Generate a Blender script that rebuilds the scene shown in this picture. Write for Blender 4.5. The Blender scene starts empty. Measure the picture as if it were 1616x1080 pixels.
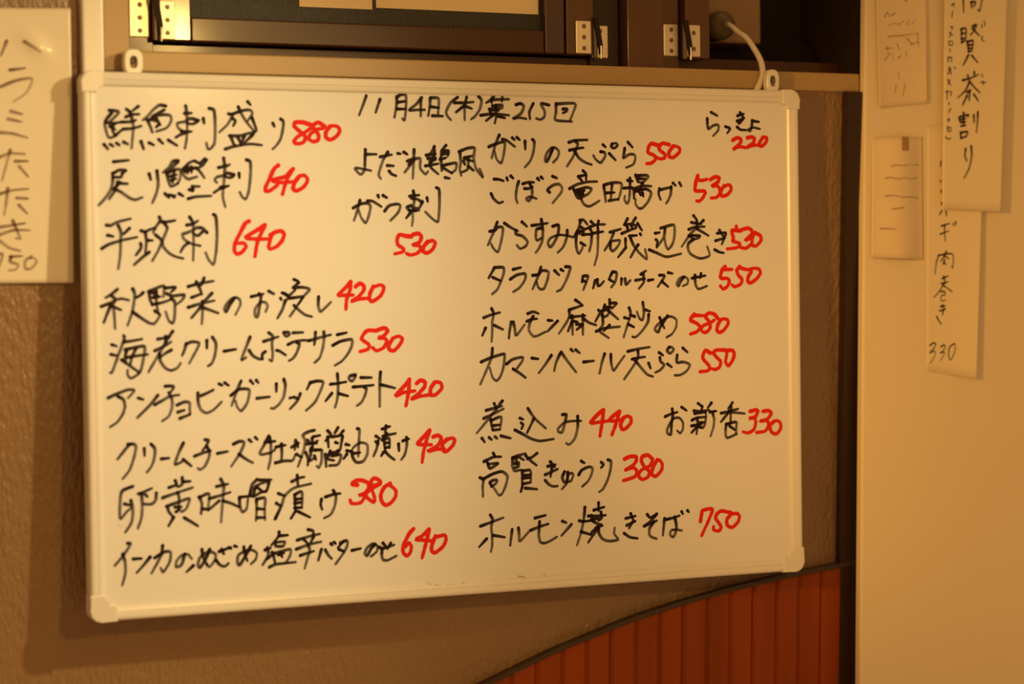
import bpy, bmesh, math, random
from mathutils import Vector, Matrix

C = bpy.context.scene.collection
scene = bpy.context.scene
ZB = 1.35                      # height of the whiteboard's centre above the floor
random.seed(7)

# hand lettering: pen strokes as x,y of a survey crop (origin x, origin y, scale); K black line, R red price
BOARD = """
K|鮮魚刺盛り|155,155,8.08|140,155 265,175 150,300;170,190 85,310 120,480 160,505 220,480;100,310 200,320 290,305;150,360 215,400;205,320 180,400 215,480;215,480 300,405;75,590 125,650;155,590 190,615;235,575 270,600;325,560 375,585;360,140 420,195;510,105 440,160;350,240 430,210 520,205;295,305 420,300 480,280;320,395 440,385 550,355;400,170 440,300 445,420 425,640;860,100 780,90 700,150 630,230 570,280;840,150 690,230;620,270 660,350 690,435;650,280 740,225 850,210 920,225 930,290 870,380 740,425;740,260 790,340;780,330 740,370;680,270 760,300;545,550 580,650;650,570 710,600;770,525 825,580;895,535 1005,605;1115,100 1130,200 1135,400 1125,540 1105,640;1100,195 1190,190;1275,285 1180,260 1100,300 1010,320 1020,380 1060,410;1270,290 1210,330 1130,320;1060,420 1130,430 1190,425;1120,435 1040,470 990,500;1340,260 1350,320;1415,130 1475,155 1490,300 1485,560 1430,645 1395,640 1380,570|345,150,8.08|130,240 175,265 110,380 10,475;175,300 215,330 185,395;165,250 280,205 390,190 430,235 370,330;250,150 290,240 360,350 460,470;425,290 480,440 460,470;370,85 405,125;140,520 270,520 380,490 455,480 430,510;155,530 190,620 210,645;245,540 285,620;330,520 300,590 290,640;430,510 330,610;85,690 200,655 400,625 550,640;690,360 710,400;790,305 825,340 820,430 790,560 740,640 690,690
R|880|345,150,8.08|1190,390 1080,350 980,350 965,400 1030,460 1110,540 1070,610 990,620 960,590 1010,530 1110,470 1180,420 1190,390;1350,400 1270,350 1215,380 1210,430 1270,500 1270,570 1210,595 1150,560 1170,500 1250,440 1330,425 1350,400;1420,400 1370,470 1370,540 1430,570 1510,520 1545,450 1510,400 1440,395 1400,430
K|戻り鰹刺|150,240,8.08|235,125 430,105;245,265 310,230 400,235 350,270;350,265 330,320 240,320;225,270 225,380 200,480 130,590 45,680;310,400 415,405;320,390 270,440 230,480;290,380 260,480 180,600;240,470 330,510 430,580 510,610 600,580;690,280 710,350;790,240 805,400 785,520 730,650;1060,110 990,120 940,200 870,260;1060,120 990,190 930,260;910,260 940,380 970,440 1060,400;930,265 1020,225 1090,230 1080,350 1050,400;960,310 1040,290;970,360 1030,340;1010,240 990,390;890,530 940,580;940,550 985,555 1010,580 1020,555;1070,530 1120,560;1130,220 1250,200;1150,190 1200,140 1260,110;1140,200 1110,240 1140,310 1190,345 1250,330 1300,315;1180,190 1180,270;1230,190 1230,260;1150,250 1260,210;1270,115 1340,150;1420,100 1370,170 1300,210;1280,200 1330,240 1395,330;1400,90 1330,150;1200,480 1250,490 1260,440 1330,440;1240,440 1245,500;1190,595 1290,570 1480,560|340,235,8.08|105,120 120,240 110,400 100,520 95,620 125,740;40,240 150,215 180,200;235,330 150,310 100,340 20,360 -10,400 20,430;235,335 190,370 110,350;60,490 140,480 170,470;110,490 40,520 -20,560;300,310 305,370;395,140 440,160 450,250 440,420 420,560 385,640 340,610 310,550
R|640|340,235,8.08|800,210 745,260 690,380 640,490 640,540 700,530 790,460 780,420 720,400;990,255 930,320 880,360 720,400 820,430 1000,420;985,260 930,350 890,450 855,580;1070,350 1010,430 990,510 1040,535 1130,480 1175,400 1140,340 1080,345
K|平政刺|155,330,8.08|105,205 160,210 250,165 410,125;120,335 190,350;400,245 320,320;45,505 140,450 300,400 490,360;255,210 290,300 285,450 280,600 255,765;545,275 600,295 640,270 720,240;600,290 615,420 600,560;630,400 690,400;540,440 545,500 480,590;650,550 560,620 460,710;780,100 790,150 740,220 700,300;800,160 870,165 980,145;830,170 880,240 850,330 800,450 760,540 690,660;730,330 810,400 830,480 900,560 980,605 1080,630;1165,100 1210,180 1215,300 1215,500 1210,655;1130,205 1210,190 1270,150;1385,300 1330,245 1260,240 1190,280 1110,310 1075,320 1090,380 1150,425 1210,450 1300,470;1330,290 1270,340 1210,310;1150,430 1090,480 1050,550;1470,70 1500,100 1515,300 1505,530 1480,680 1460,705 1410,650 1370,555
R|640|355,330,13.5|510,260 430,310 330,500 220,720 200,880 260,960 360,920 450,800 400,730 280,730;850,340 700,440 440,610 650,640 940,640;850,345 770,520 690,720 640,1010;960,560 1080,490 1200,470 1260,540 1220,670 1100,800 970,850 930,800 960,680 1000,560
K|秋野菜のお浸し|155,435,8.08|245,175 180,230 95,285;40,395 180,340 230,310 300,295 390,315;170,260 215,300 190,380 205,500 215,680;150,400 70,600;150,370 200,400 290,440;575,215 540,250 480,285;440,170 465,230 455,350 430,480 375,635;440,465 560,550 650,605 720,610 790,510;640,205 830,130 840,200 830,270;650,200 660,300 690,370;690,215 760,260;700,280 790,270;740,200 740,300 750,400 770,480;690,370 820,345 930,305;720,450 790,500;850,160 990,150 930,210;870,230 950,260 1100,245 1070,310 1000,370;930,290 975,340 975,500 955,605 900,575 860,460;1150,140 1300,100 1470,70;1250,80 1300,180 1320,240;1350,30 1320,110 1300,130;1190,280 1300,240;1450,225 1380,300 1330,340;1150,405 1300,360 1480,320;1330,330 1330,480 1320,620;1310,400 1190,540;1340,410 1530,480|345,435,8.08|200,290 150,360 100,460 75,430 100,370 160,300 220,280 270,310 275,380 215,500;415,270 570,235;515,230 540,270 520,400 500,520 470,520 460,460 480,400 540,340 600,345 625,390 600,460;640,200 705,235;810,220 880,250 880,300;790,290 800,310;850,320 810,440 750,545;960,50 1010,70;1020,90 950,150;830,225 890,260 980,180;950,155 1060,150 1160,175 1090,260 1010,370;910,290 1070,270 1060,300 1000,390 910,520;960,380 1000,420 1100,500 1190,525;1275,270 1270,380 1295,460 1350,420 1430,340
R|420|515,430,8.08|310,120 240,200 150,290 250,290 340,290;310,120 300,230 260,340 250,470;375,180 430,140 480,180 470,240 400,320 320,370 420,340 540,330;600,180 560,260 550,340 590,370 690,300 735,200 690,160 600,190
K|海老クリームポテサラ|165,510,8.08|90,275 150,295;80,400 150,415;245,160 250,210 180,400 100,620 75,635;250,240 340,230 475,205;260,340 400,310 510,300 500,430 470,580 430,650 340,705 295,660 295,600;220,470 330,550 450,635;400,330 350,430 330,520;280,440 400,420 550,400;280,350 260,450 270,500;870,105 810,190 720,350 560,625;680,205 830,180;780,170 780,270;640,355 770,290 850,240;850,345 770,390 705,440;700,390 710,480 770,570 850,605 930,570 970,510;1040,260 1020,340 990,415;1040,270 1110,240 1200,250 1190,310 1080,515;1305,220 1305,320;1375,180 1420,260 1410,400 1370,510 1320,550|345,505,8.08|70,400 220,375;400,220 350,350 290,510 350,480;390,390 440,460 520,500 560,500;595,405 555,440 560,500;575,275 680,240 760,215;640,165 690,210 680,300 690,440 680,525 650,510;740,390 780,400 855,450;830,160 890,160 900,190 860,210 830,180;950,165 1075,160;885,315 960,280 1080,260 1150,265;1000,290 1030,310 1000,410 950,490 900,520;1150,265 1210,250 1330,215 1430,190;1235,160 1230,240 1220,320;1340,150 1345,220 1330,350 1290,480 1225,545|515,430,8.08|140,795 255,770;85,930 180,880 320,855 325,930 280,1030 200,1130 110,1186
R|530|515,430,8.08|640,745 540,740 490,770 450,850 540,920 530,980 430,1010;640,740 740,710 780,750 720,820 660,835 740,840 770,880 730,960 640,1000 590,960;850,840 800,920 800,980 860,1000 930,930 970,850 920,815 850,840
K|アンチョビガーリックポテト|165,590,8.08|45,310 150,260 300,205 380,215 300,310;170,290 240,330 260,420 230,520 160,620 70,680;430,310 490,330;680,275 580,400 420,560;775,160 880,160 850,230;640,395 760,330 830,290 950,270;820,240 860,330 860,430 820,540 735,605;925,400 1020,360 1085,370 1085,440 1090,500 1080,520;935,490 1015,465;960,570 1090,520;1190,245 1195,370 1230,460 1300,500 1390,460 1490,360;1230,280 1300,250 1390,205;1460,130 1500,150;1530,115 1580,150|355,580,8.08|75,360 180,280 300,280 310,340 280,460 210,555 160,510 135,430;205,175 160,280 85,490;325,170 360,210;400,165 425,195;410,395 570,375;655,210 655,310;750,150 770,230 750,370 690,470 620,525 590,520;830,390 850,385;880,380 930,400;960,335 920,430 830,530;1090,190 1045,280;1095,195 1170,175 1250,185 1230,270 1150,440 1035,550|520,580,8.08|10,215 100,205 210,185;100,80 110,220 100,400 70,510;30,330 -50,430;120,335 235,365;330,95 260,110 250,150 290,175 335,110 310,100;400,130 535,130;300,250 430,240 560,225;440,250 470,280 450,360 410,440 350,490;650,60 640,200 640,350 640,500;650,220 740,240 835,265
R|420|520,580,8.08|1020,155 970,220 840,365 950,320 1090,300;1015,155 1010,300 975,490;1110,205 1160,165 1215,185 1210,250 1130,340 1045,405 1150,370 1280,350;1340,190 1290,270 1290,350 1350,350 1430,270 1420,200 1360,185
K|クリームチーズ牡蠣醤油漬け|180,675,8.08|200,215 150,270 45,405;175,215 240,210 280,240 260,360 200,540 110,655;385,265 390,360;470,210 520,270 515,380 480,490 420,570;605,400 700,390;885,195 830,310 775,470 860,440;880,405 985,490;1160,155 1205,165 1170,240 1130,290;1025,365 1140,320 1230,295;1180,240 1215,300 1210,380 1160,490 1100,535 1070,520;1320,330 1445,305|360,670,8.08|70,250 150,215 205,235 150,370 40,535;140,380 230,445 315,490;265,195 300,225;345,165 375,195;520,150 460,260 405,360 430,385 540,360 600,320;470,230 600,215;530,170 545,260 540,440 510,570;610,290 690,270 730,265;680,250 685,360 680,460;605,490 720,465 820,460 860,380;810,290 900,240;860,200 850,320;880,230 890,290;870,380 940,420;1100,75 1020,95 950,140 980,200 965,330 890,540;1080,160 1170,140;1010,200 1060,250 1140,210;1070,180 1080,290;1000,250 1130,240;990,360 1020,440 1015,520;1050,330 1180,325 1195,350 1190,470 1160,550 1130,530;1060,300 1050,400 1030,470 1100,430;1100,400 1120,450;1270,80 1310,130 1280,170 1240,210;1400,40 1360,110;1320,160 1460,140;1470,80 1420,140;1270,160 1280,290;1460,150 1430,320;1370,230 1400,240;1290,370 1420,340;1300,340 1340,390;1240,380 1250,540;1280,390 1270,440 1350,460;1320,400 1440,390 1400,510 1290,525;1400,330 1380,400|530,665,8.08|130,295 170,305;140,375 195,385;140,420 100,480;200,390 220,470 265,525 350,510 400,420 405,320 380,285 310,275 230,330 195,390;275,95 300,110 295,250 285,450;230,410 310,400;510,190 560,220;510,260 540,290;540,250 520,350 480,445;590,100 690,65;640,60 630,150;600,190 760,155;650,160 590,230;590,240 680,220 685,340;610,220 630,380;630,280 680,270;630,340 680,330;610,390 580,440;630,390 690,450 745,490;800,290 805,380;855,250 930,225;900,205 905,300 880,420 835,490
R|420|530,665,8.08|1195,115 1120,200 1040,290 1150,300 1220,300;1195,120 1160,230 1120,380 1100,525;1240,200 1300,180 1345,220 1300,310 1170,385 1280,360 1380,350;1420,230 1360,290 1370,370 1410,385 1490,310 1515,240 1480,215 1400,240
K|卵黄味噌漬け|175,745,8.08|280,185 140,250 115,430 120,600 200,510 260,460;175,410 250,425;255,365 280,480 265,640 185,770;350,280 400,265 520,210;390,270 400,420 390,580 345,720;440,290 465,315;580,270 570,360 520,410 420,410;740,200 830,170;820,110 850,190;910,70 910,150 870,190;920,125 1010,120;660,330 830,270 1040,200;850,260 870,340 860,480;710,440 860,385 990,340 1000,370 960,470 900,510;720,440 740,510 790,570;820,450 900,445;830,510 880,480;800,580 735,690;935,585 1030,640 1110,690;1125,320 1160,400 1150,535;1130,325 1250,280 1240,470;1170,470 1250,480;1350,185 1490,155;1400,90 1440,180 1430,300 1420,440 1405,640;1260,340 1400,300 1520,260;1380,370 1300,440 1240,490;1430,370 1530,400 1640,450|360,745,8.08|145,330 150,430 180,510 235,470 255,320;145,325 250,310;370,95 300,170 270,310;280,280 300,220 370,170 500,120;400,105 550,100;360,190 440,250;520,130 500,220 470,250;280,300 330,310 420,260 490,250;340,220 320,310;360,350 365,470 355,620;360,350 470,335 465,470 470,610;370,470 460,475;370,585 470,580;640,275 720,305;615,400 670,435;600,600 680,430 720,310 800,230 870,195 1060,150;810,125 900,80 970,65;880,40 890,180;850,290 855,470;850,290 940,255 940,460;860,350 940,340;850,400 930,390;850,460 930,455;860,500 800,595;890,505 1045,580;1190,345 1180,420 1200,480;1240,320 1350,285 1430,275;1340,235 1375,310 1360,430 1310,540 1225,590
R|380|540,745,15.43|370,320 240,295 340,210 500,210 640,280 640,400 560,510 400,580 510,550 530,640 460,740 340,775 220,760 195,690;920,290 780,340 690,270 760,160 860,180 930,240 890,310 700,420 580,540 620,640 770,740 790,640 740,480 680,300;1170,280 1020,380 940,560 960,710 1050,810 1180,760 1290,620 1310,470 1210,360 1140,320
K|インカのめざめ塩辛バターのせ|175,825,8.08|210,265 250,275 160,420 50,550;150,400 180,500 185,640 145,800;285,465 390,460;500,440 420,540 330,640;560,450 680,375 760,380 750,500 670,630 635,580;660,295 640,420 520,645;940,400 910,520 870,560 830,560 840,490 900,420 980,405 1030,460;1050,550 965,630;1160,340 1180,450 1230,540;1260,340 1210,460 1140,570 1110,540 1140,440 1250,370 1330,400 1330,470 1260,565 1215,530;1380,370 1530,315;1410,340 1440,400;1340,480 1390,540 1450,560 1500,520|360,820,8.08|10,360 40,375;85,340 115,350;200,350 210,430 245,530;290,340 240,430 150,580 120,550 130,460 220,400 300,390 365,430 350,510 290,570;470,390 540,365;500,360 510,460 440,580;500,500 590,430;650,160 640,220 550,330;650,210 760,200;600,290 610,340 700,340 720,285 620,290;560,420 600,430 790,380 790,460 740,545;570,430 600,560;660,420 690,480;640,450 710,430;525,610 600,575 720,560 860,545;1020,130 1085,150 1080,240;880,265 1060,210 1170,185;960,250 1010,300;1090,220 1050,300;870,380 1030,320 1185,285;920,460 1010,430 1090,405;1020,320 1040,400 1010,500 975,625;1190,380 1150,520;1240,390 1280,460 1320,500;1310,310 1330,330;1350,290 1370,310;1470,280 1400,360;1430,300 1510,270 1520,330 1470,430 1370,570;1410,380 1480,410|530,830,8.08|205,315 315,290;500,235 450,290 400,380 370,350 400,280 470,230 530,260 520,330 450,390;550,270 600,290 740,245;600,220 650,280;700,220 660,290;590,290 585,370 600,430 660,440 770,385
R|640|530,830,8.08|990,40 930,110 860,260 860,340 905,385 950,340 960,260 930,220 890,270;1185,45 1100,130 1020,175 1130,185 1230,195;1190,50 1160,180 1100,410;1270,130 1230,230 1220,310 1265,345 1370,260 1405,170 1380,120 1260,150
K|11月4日(木)第215回|560,140,8.08|145,90 100,220 55,335;320,135 265,305;535,100 530,220 505,365;535,110 590,75 650,90 650,250 635,400 605,380;545,175 640,160;540,260 640,260;850,115 780,200 690,275 800,270 890,270;840,140 840,350;960,120 955,230 935,345;970,115 1060,120 1070,180 1060,320;970,230 1070,245;990,345 1120,350;1310,110 1220,180 1165,290 1180,350 1225,400;1270,180 1400,180 1510,170;1425,110 1400,220 1400,400;1390,220 1290,300;1400,220 1490,255|730,140,8.08|200,95 240,150 220,260 160,350 110,390;400,90 350,150 300,180;370,140 590,135;370,130 370,180;510,60 500,160;380,220 500,210 490,250 340,260;340,260 370,340;230,340 400,320 590,340;420,210 430,340 410,440;410,320 300,410;450,350 540,375;350,270 460,280;680,205 740,190 780,230 740,320 640,385 720,370 810,385;900,190 850,300 860,390;1100,210 1020,190 1000,200 1045,290 1040,360 990,395 940,380;1190,190 1190,300 1185,400 1390,420;1190,195 1430,190 1410,300 1370,400;1280,260 1330,260 1320,290 1280,310
K|よだれ鶏風|550,215,7.345|200,210 320,210;195,155 190,300 185,390 140,445 75,380 110,370 260,400;365,240 500,215;455,185 400,280 350,440 375,495;450,340 520,345;470,405 500,440 550,460;570,200 600,205;640,185 680,210;760,155 755,280 745,490;680,290 770,260 650,420;700,330 760,270 830,260 830,370 890,440 920,410;995,120 960,190 900,230;990,125 1000,190;900,220 1010,210;920,260 1010,250;940,300 1010,270;890,345 1040,320;940,330 960,370 1040,440;1000,200 960,310;1130,105 1080,170 1070,260;1080,170 1160,170 1150,230;1080,210 1150,200;1060,270 1130,250;1070,250 1080,400;1090,340 1240,310 1250,340 1240,390 1190,430;1100,370 1200,430;1120,480 1170,490;1290,180 1300,300 1290,380 1305,455;1280,180 1380,140 1460,140 1450,250 1480,380 1560,480 1520,380;1340,250 1430,230;1340,260 1440,290;1390,240 1380,380 1310,420;1330,290 1350,330;1390,350 1450,400
K|がつ刺|550,290,8.08|60,310 150,260 240,250 280,290 260,400 220,500 160,430 130,340;145,215 110,350 70,470;240,220 310,225 420,295;375,150 385,180;440,150 490,180;460,350 520,280 620,260 660,285 630,370 535,470;825,90 840,200 820,350 820,450 810,535;780,160 900,145;940,240 880,200 800,190;800,280 740,300 790,340 900,340;940,230 900,310 820,310;770,340 860,350;790,370 735,440;1000,180 1010,230;1120,50 1155,80 1160,250 1150,420 1135,490 1060,440 980,360
R|530|550,290,8.08|800,675 720,665 650,650 620,710 630,780 700,830 690,870 590,895;820,650 890,635 930,680 900,750 820,780 900,790 920,840 870,890 790,910 740,890;1010,740 960,800 950,860 1000,885 1070,840 1105,760 1070,725 1000,750
K|らっきょ|1100,165,13.47|295,165 430,240;215,300 220,420 240,520 340,450 430,430 460,470 440,560 340,670;600,470 700,510 640,610;860,240 990,200;850,350 1000,290;910,170 990,290;960,320 900,400 870,390;850,480 920,535 1040,545;1170,340 1160,450 1130,560 1080,540 1180,490 1330,520;1180,350 1310,370
R|220|1100,165,13.47|760,760 850,710 930,740 910,830 760,960 850,910 950,900 1020,920;1070,710 1160,690 1220,730 1180,830 1050,920 1150,880 1290,860;1400,700 1330,800 1330,880 1390,880 1470,790 1480,710 1410,690
K|がりの天ぷら|765,205,10.1|65,270 160,230 300,190 320,240 300,400 260,530 190,470 155,340;230,85 170,230 110,450;280,150 350,170 480,270;435,125 475,160;510,120 555,160;640,180 645,310;760,155 790,200 770,370 720,500 640,595;1080,300 1030,430 985,510 960,470 990,370 1060,290 1130,290 1180,350 1160,440 1090,520;1340,200 1440,170 1630,160;1350,325 1460,300 1570,285;1440,180 1480,230 1440,350 1400,440 1310,580;1430,340 1500,450 1600,520 1700,555|900,205,8.978|460,210 500,245;430,310 480,320 495,370 430,465 360,420 325,360;550,335 640,430;590,200 580,240 620,260 670,220 640,190 590,200;815,175 880,250;770,260 760,330 750,400 830,350 900,350 920,400 890,490 790,535
R|550|900,205,8.978|1240,220 1150,195 1110,240 1100,320 1180,360 1210,410 1150,470 1080,480;1400,210 1310,190 1270,220 1260,280 1340,350 1330,400 1260,410 1190,370;1460,230 1400,310 1400,380 1460,390 1540,320 1545,260 1490,230
K|ごぼう竜田揚げ|765,270,10.1|150,130 230,135 300,160;100,360 140,440 220,510 290,490;350,110 365,150;415,80 450,115;540,165 510,270 495,420 520,510;605,205 690,180 780,180;630,280 700,280 760,250;715,200 750,280 750,400 700,480 660,440 720,410 820,440;840,120 865,150;895,95 925,125;1080,85 1150,115;1030,340 1000,300 1080,230 1180,210 1230,270 1210,350 1080,510|895,265,8.08|200,35 240,80 240,150;30,265 130,210 260,180 380,175;140,110 240,90;140,110 190,170;80,270 130,380 180,390;110,290 240,250 310,270 270,330 200,370;130,320 220,290;200,300 180,400 220,470 290,490 410,420;150,350 210,340;465,230 480,340 490,435;465,220 580,190 690,200 680,310 650,410;570,210 555,400;500,320 600,315;530,420 650,400;720,260 830,250;800,130 800,250 790,400 765,455 730,410 735,360;770,160 830,170;870,90 900,180;880,100 1010,95 1030,120 960,190 910,180;900,140 990,140;840,270 960,230 1070,235;960,190 930,280;850,280 850,390;870,300 1000,270 1070,320 1030,430 960,510 910,515 870,460 870,400;920,310 940,350;960,320 970,365;1175,265 1165,330 1190,405;1190,280 1330,245;1325,240 1320,330 1290,410 1260,455;1350,195 1380,225;1430,190 1455,235
R|530|1080,275,16.16|340,40 290,200 270,400 330,430 500,430 530,480 470,600 380,690 310,680;330,140 450,160 580,130;660,140 780,70 880,90 850,200 700,310 820,290 900,380 900,490 820,590 680,610;1010,300 940,400 920,500 960,560 1080,530 1180,420 1180,310 1110,270 1030,310
K|からすみ餅磯辺巻き|760,340,8.08|105,205 170,190 210,150 270,160 260,280 210,465 150,420 120,360;200,85 150,220 80,380;290,100 380,160 460,200;515,85 575,140;435,190 440,240 520,265 585,335 560,395 490,425 450,380;640,130 750,115 840,100;760,50 780,200 770,330 730,420 690,475;770,160 700,180 690,280 710,320 760,290;905,140 980,125 970,250 910,370 870,405 845,350 880,290 980,250 1100,260 1160,280;1090,190 1085,280 1040,400 970,475|890,335,10.1|250,130 310,125 370,195;260,140 230,260 150,400;270,240 330,270 420,240;210,310 270,300 240,350;200,330 190,500 210,620 240,660 280,600 310,520;270,490 340,530;290,360 440,350;310,290 300,360;430,150 480,200;550,140 530,230;400,240 520,200 650,195;410,260 450,330;440,340 620,310;440,360 430,500 400,625;540,250 540,500 530,680 485,845;730,320 900,270;790,330 730,480 645,610;740,470 740,580 780,620 860,540 890,450 770,460;1010,105 970,190 1010,230;960,200 1030,190;1140,90 1090,180 1150,220;1170,180 1240,290;920,340 1040,290 1150,250;1060,190 1090,260;1010,240 1010,300;1210,345 1225,365;980,420 980,520 990,570;980,570 860,720;1040,380 1160,370;1050,390 1110,530 1200,650 1320,750 1290,590;1180,520 1120,610 1060,720|1020,330,8.08|110,310 165,300;120,390 140,410 130,480;180,245 230,230 350,205 355,350 330,450 275,515 245,460 230,370;235,250 220,360 130,490;35,520 130,560 230,605 300,605 440,570;600,85 635,130;725,145 680,190;570,170 640,185 700,190;540,260 620,230 740,225;640,140 640,230 560,320 450,480;640,250 790,340;540,340 680,340 660,370 600,385 550,350;600,385 535,440 530,510 570,580 680,630 780,610 805,580 775,480;900,310 1010,300;880,405 1000,370;930,270 990,370;1010,320 960,450;870,520 930,550 985,560
R|530|1020,330,8.08|1200,280 1090,275 1110,370 1100,410 1190,440 1160,490 1030,510;1145,220 1150,260;1200,270 1290,245 1340,270 1340,320 1260,400 1340,370 1340,440 1270,500 1200,490;1380,300 1450,340 1460,400 1400,470 1350,460 1350,380 1380,310
K|タラカツタルタルチーズのせ|760,410,8.08|165,100 90,235;165,100 275,100 280,180 240,290 200,380 135,440;140,225 240,270;400,125 500,100;365,250 450,195 555,180 550,260 480,360 405,410;650,200 720,190 770,140 850,155 840,250 800,360 760,380 720,350 700,280;755,95 720,210 650,375;930,140 985,195;1010,125 1040,145;1070,90 1130,100 1090,230 1020,370 960,405|910,410,7.345|70,200 60,260;75,190 130,190 110,260 75,350;70,240 110,260;215,240 190,330;240,230 245,300 275,295 315,250;410,150 370,230;420,140 460,150 460,200 440,270 400,320;385,235 430,260;520,220 515,290;560,220 570,290 620,240;740,170 800,130;680,240 790,220;770,170 775,260 720,335;830,240 885,230;960,180 1020,190 940,315;985,250 1060,315;1060,150 1110,160;1240,200 1200,260 1180,305 1160,280 1190,220 1250,200 1290,230 1280,280 1230,305;1335,215 1490,185;1440,160 1430,210;1370,180 1375,280 1410,340 1510,305
R|550|1115,405,16.16|470,260 400,330 350,520 400,560 520,560 580,620 530,760 420,830 350,750;440,330 650,330;840,260 770,350 810,480 900,580 870,700 720,770 640,720;840,280 950,320 1080,340;1140,390 1060,520 1050,640 1130,670 1280,560 1370,420 1330,320 1200,300 1080,330
K|ホルモン麻婆炒め|750,475,8.978|120,240 220,200 350,165;230,110 260,180 240,300 240,450 230,580;145,385 100,490;265,345 390,405;510,300 490,400 475,530;540,300 560,400 580,490 700,335;745,180 820,155 895,180;730,290 800,260 870,255;820,220 770,320 760,420 820,500 880,495 990,440;1030,275 1090,280;1165,285 1020,435|880,465,8.08|225,70 275,105 315,140;150,195 310,140;145,195 150,270 110,360 15,500;160,290 240,280 350,270;185,270 190,510;180,350 130,470;200,340 250,350;240,380 320,380;320,260 320,510;310,390 240,450;330,310 400,360 490,390;660,65 660,170;670,110 750,110 690,180;600,160 680,160;520,200 540,230 480,345;560,210 650,190 640,260 590,290;600,130 560,270;640,200 770,315;570,260 575,380 530,460 600,520 650,555;490,470 600,430 790,410;660,390 590,460;910,170 930,250 900,350 840,545;850,295 910,310;980,280 920,260;900,380 970,415;1085,100 1100,230 1080,325 1040,300 1010,220;1120,195 1175,215;1160,255 1150,350 1080,460 1000,540 955,540;1300,295 1330,370 1360,430;1400,270 1310,410 1280,480 1240,450 1260,400 1360,310 1440,280 1510,320 1510,410 1460,500 1390,545
R|580|1070,480,9.82|250,160 190,250 290,300 340,360 290,430 190,465;250,175 390,180;620,230 560,160 480,140 420,190 470,260 500,350 460,420 400,440 350,390 400,330 500,290 560,250;670,240 620,310 600,410 650,440 720,390 775,300 760,240 700,230
K|カマンベール天ぷら|745,540,8.08|115,255 240,200 390,155 415,170 400,320 360,440 310,495 260,450 225,330;260,80 240,220 105,540;440,280 520,220 640,195 640,240 570,340;525,345 610,400 680,455;760,205 840,215;1010,170 930,290 850,395;1120,150 1070,260 1045,370;1135,130 1220,250 1325,385;1260,95 1285,120;1320,100 1370,140;1420,255 1550,240|910,535,8.08|355,190 320,300 290,440;435,195 440,310 470,405 540,310 610,215;650,160 780,130 930,105;705,260 800,240 870,230;780,150 780,240 720,350 605,515;740,270 830,380 900,455 970,480;1050,175 1100,210;1060,240 1070,290 1115,335 1060,400 1000,430;915,310 940,375;1155,320 1210,360;1180,105 1150,150 1190,185 1235,140 1215,110 1180,105;1350,115 1410,170;1280,205 1275,300 1360,295 1440,330 1400,410 1320,460 1250,465
R|550|1070,480,9.82|500,760 420,720 380,830 420,890 480,960 470,1030 340,1050;720,715 590,715 550,760 600,830 660,890 640,980 570,1015 515,1000;740,720 840,720 870,780 840,880 780,955 735,900 750,800 760,720
K|煮込み|745,625,8.08|280,95 310,170;180,185 290,155 380,130;385,65 320,150 230,270 60,475;145,290 270,230 400,165;235,300 260,435;250,310 370,270 355,430;270,380 350,370;270,435 350,430;125,540 160,590;215,530 250,560;290,520 320,545;365,510 490,540;610,285 650,300;625,345 650,370 630,420;545,435 650,490 760,550 870,575 1040,550;710,160 800,290 940,415;785,290 750,370 700,470;1150,240 1200,240 1185,330 1150,460 1105,460 1095,420 1180,340 1300,320 1390,320;1345,260 1345,400 1310,540 1240,620 1200,605
R|440|920,630,10.1|320,175 220,260 120,380 250,370 400,350;325,180 310,330 270,590;580,200 480,270 420,340 520,350 600,330;575,205 530,380 460,570;640,300 600,400 620,480 680,470 760,380 760,300 700,270 640,310
K|お新香|920,630,10.1|1310,280 1400,240 1500,210;1420,155 1430,260 1410,400 1400,560 1350,550 1340,490 1390,380 1450,310 1530,300 1590,370 1590,480 1550,545 1500,505|1060,625,8.978|140,160 210,210;370,105 430,150;560,100 510,170;310,210 400,220 530,200;430,150 420,220;320,250 480,230;285,345 360,310 470,300;360,320 365,400 350,540;280,425 420,400;370,420 280,520;390,440 440,450 470,400 485,290 480,230;400,380 460,375;540,230 630,215;575,230 600,330 590,440 550,570;860,95 800,180;840,150 835,260 830,380;800,220 940,185;700,245 800,230 1030,250;800,240 695,370;770,400 760,500 780,595 920,540;780,400 910,370 910,460 910,540;820,430 890,480
R|330|1060,625,8.978|1110,220 1190,200 1220,220 1180,300 1090,320 1170,310 1190,380 1160,480 1080,525 1010,510;1290,220 1370,210 1410,250 1350,330 1250,360 1350,350 1370,420 1320,500 1200,520;1450,360 1390,420 1410,510 1480,540 1540,470 1540,390 1490,350 1440,370
K|高賢きゅうり|745,705,8.978|165,215 300,150 410,145;300,95 330,150;220,235 250,310 330,270 370,235 230,250;110,440 160,470 150,560 155,710;150,465 290,390 420,355 500,420 480,540 430,660 380,690 330,620 290,560;250,510 290,480 350,475 340,520 270,570;250,510 275,560;570,160 640,130 755,100;575,160 570,270 600,345 690,330;600,160 660,150 730,190;620,150 630,260;600,240 660,230 650,290 600,300;920,95 850,150 780,180;760,130 840,210 910,265;710,340 710,540;710,350 825,340 830,510;720,410 820,400;720,450 820,440;715,530 820,510;710,570 690,640;755,590 920,605;1070,280 1180,255;1035,400 1210,320;1105,215 1170,290;1130,300 1110,430;1035,480 1090,540 1150,565 1210,560|860,700,8.08|250,360 220,430 240,490 270,490 300,400 340,380 360,410 330,480 290,490;290,370 280,500 215,585;460,225 500,250;430,400 470,340 560,300 605,320 590,400 550,480 475,550;715,240 745,270 715,310;800,210 840,230 835,330 800,460 740,580 690,620
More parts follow.
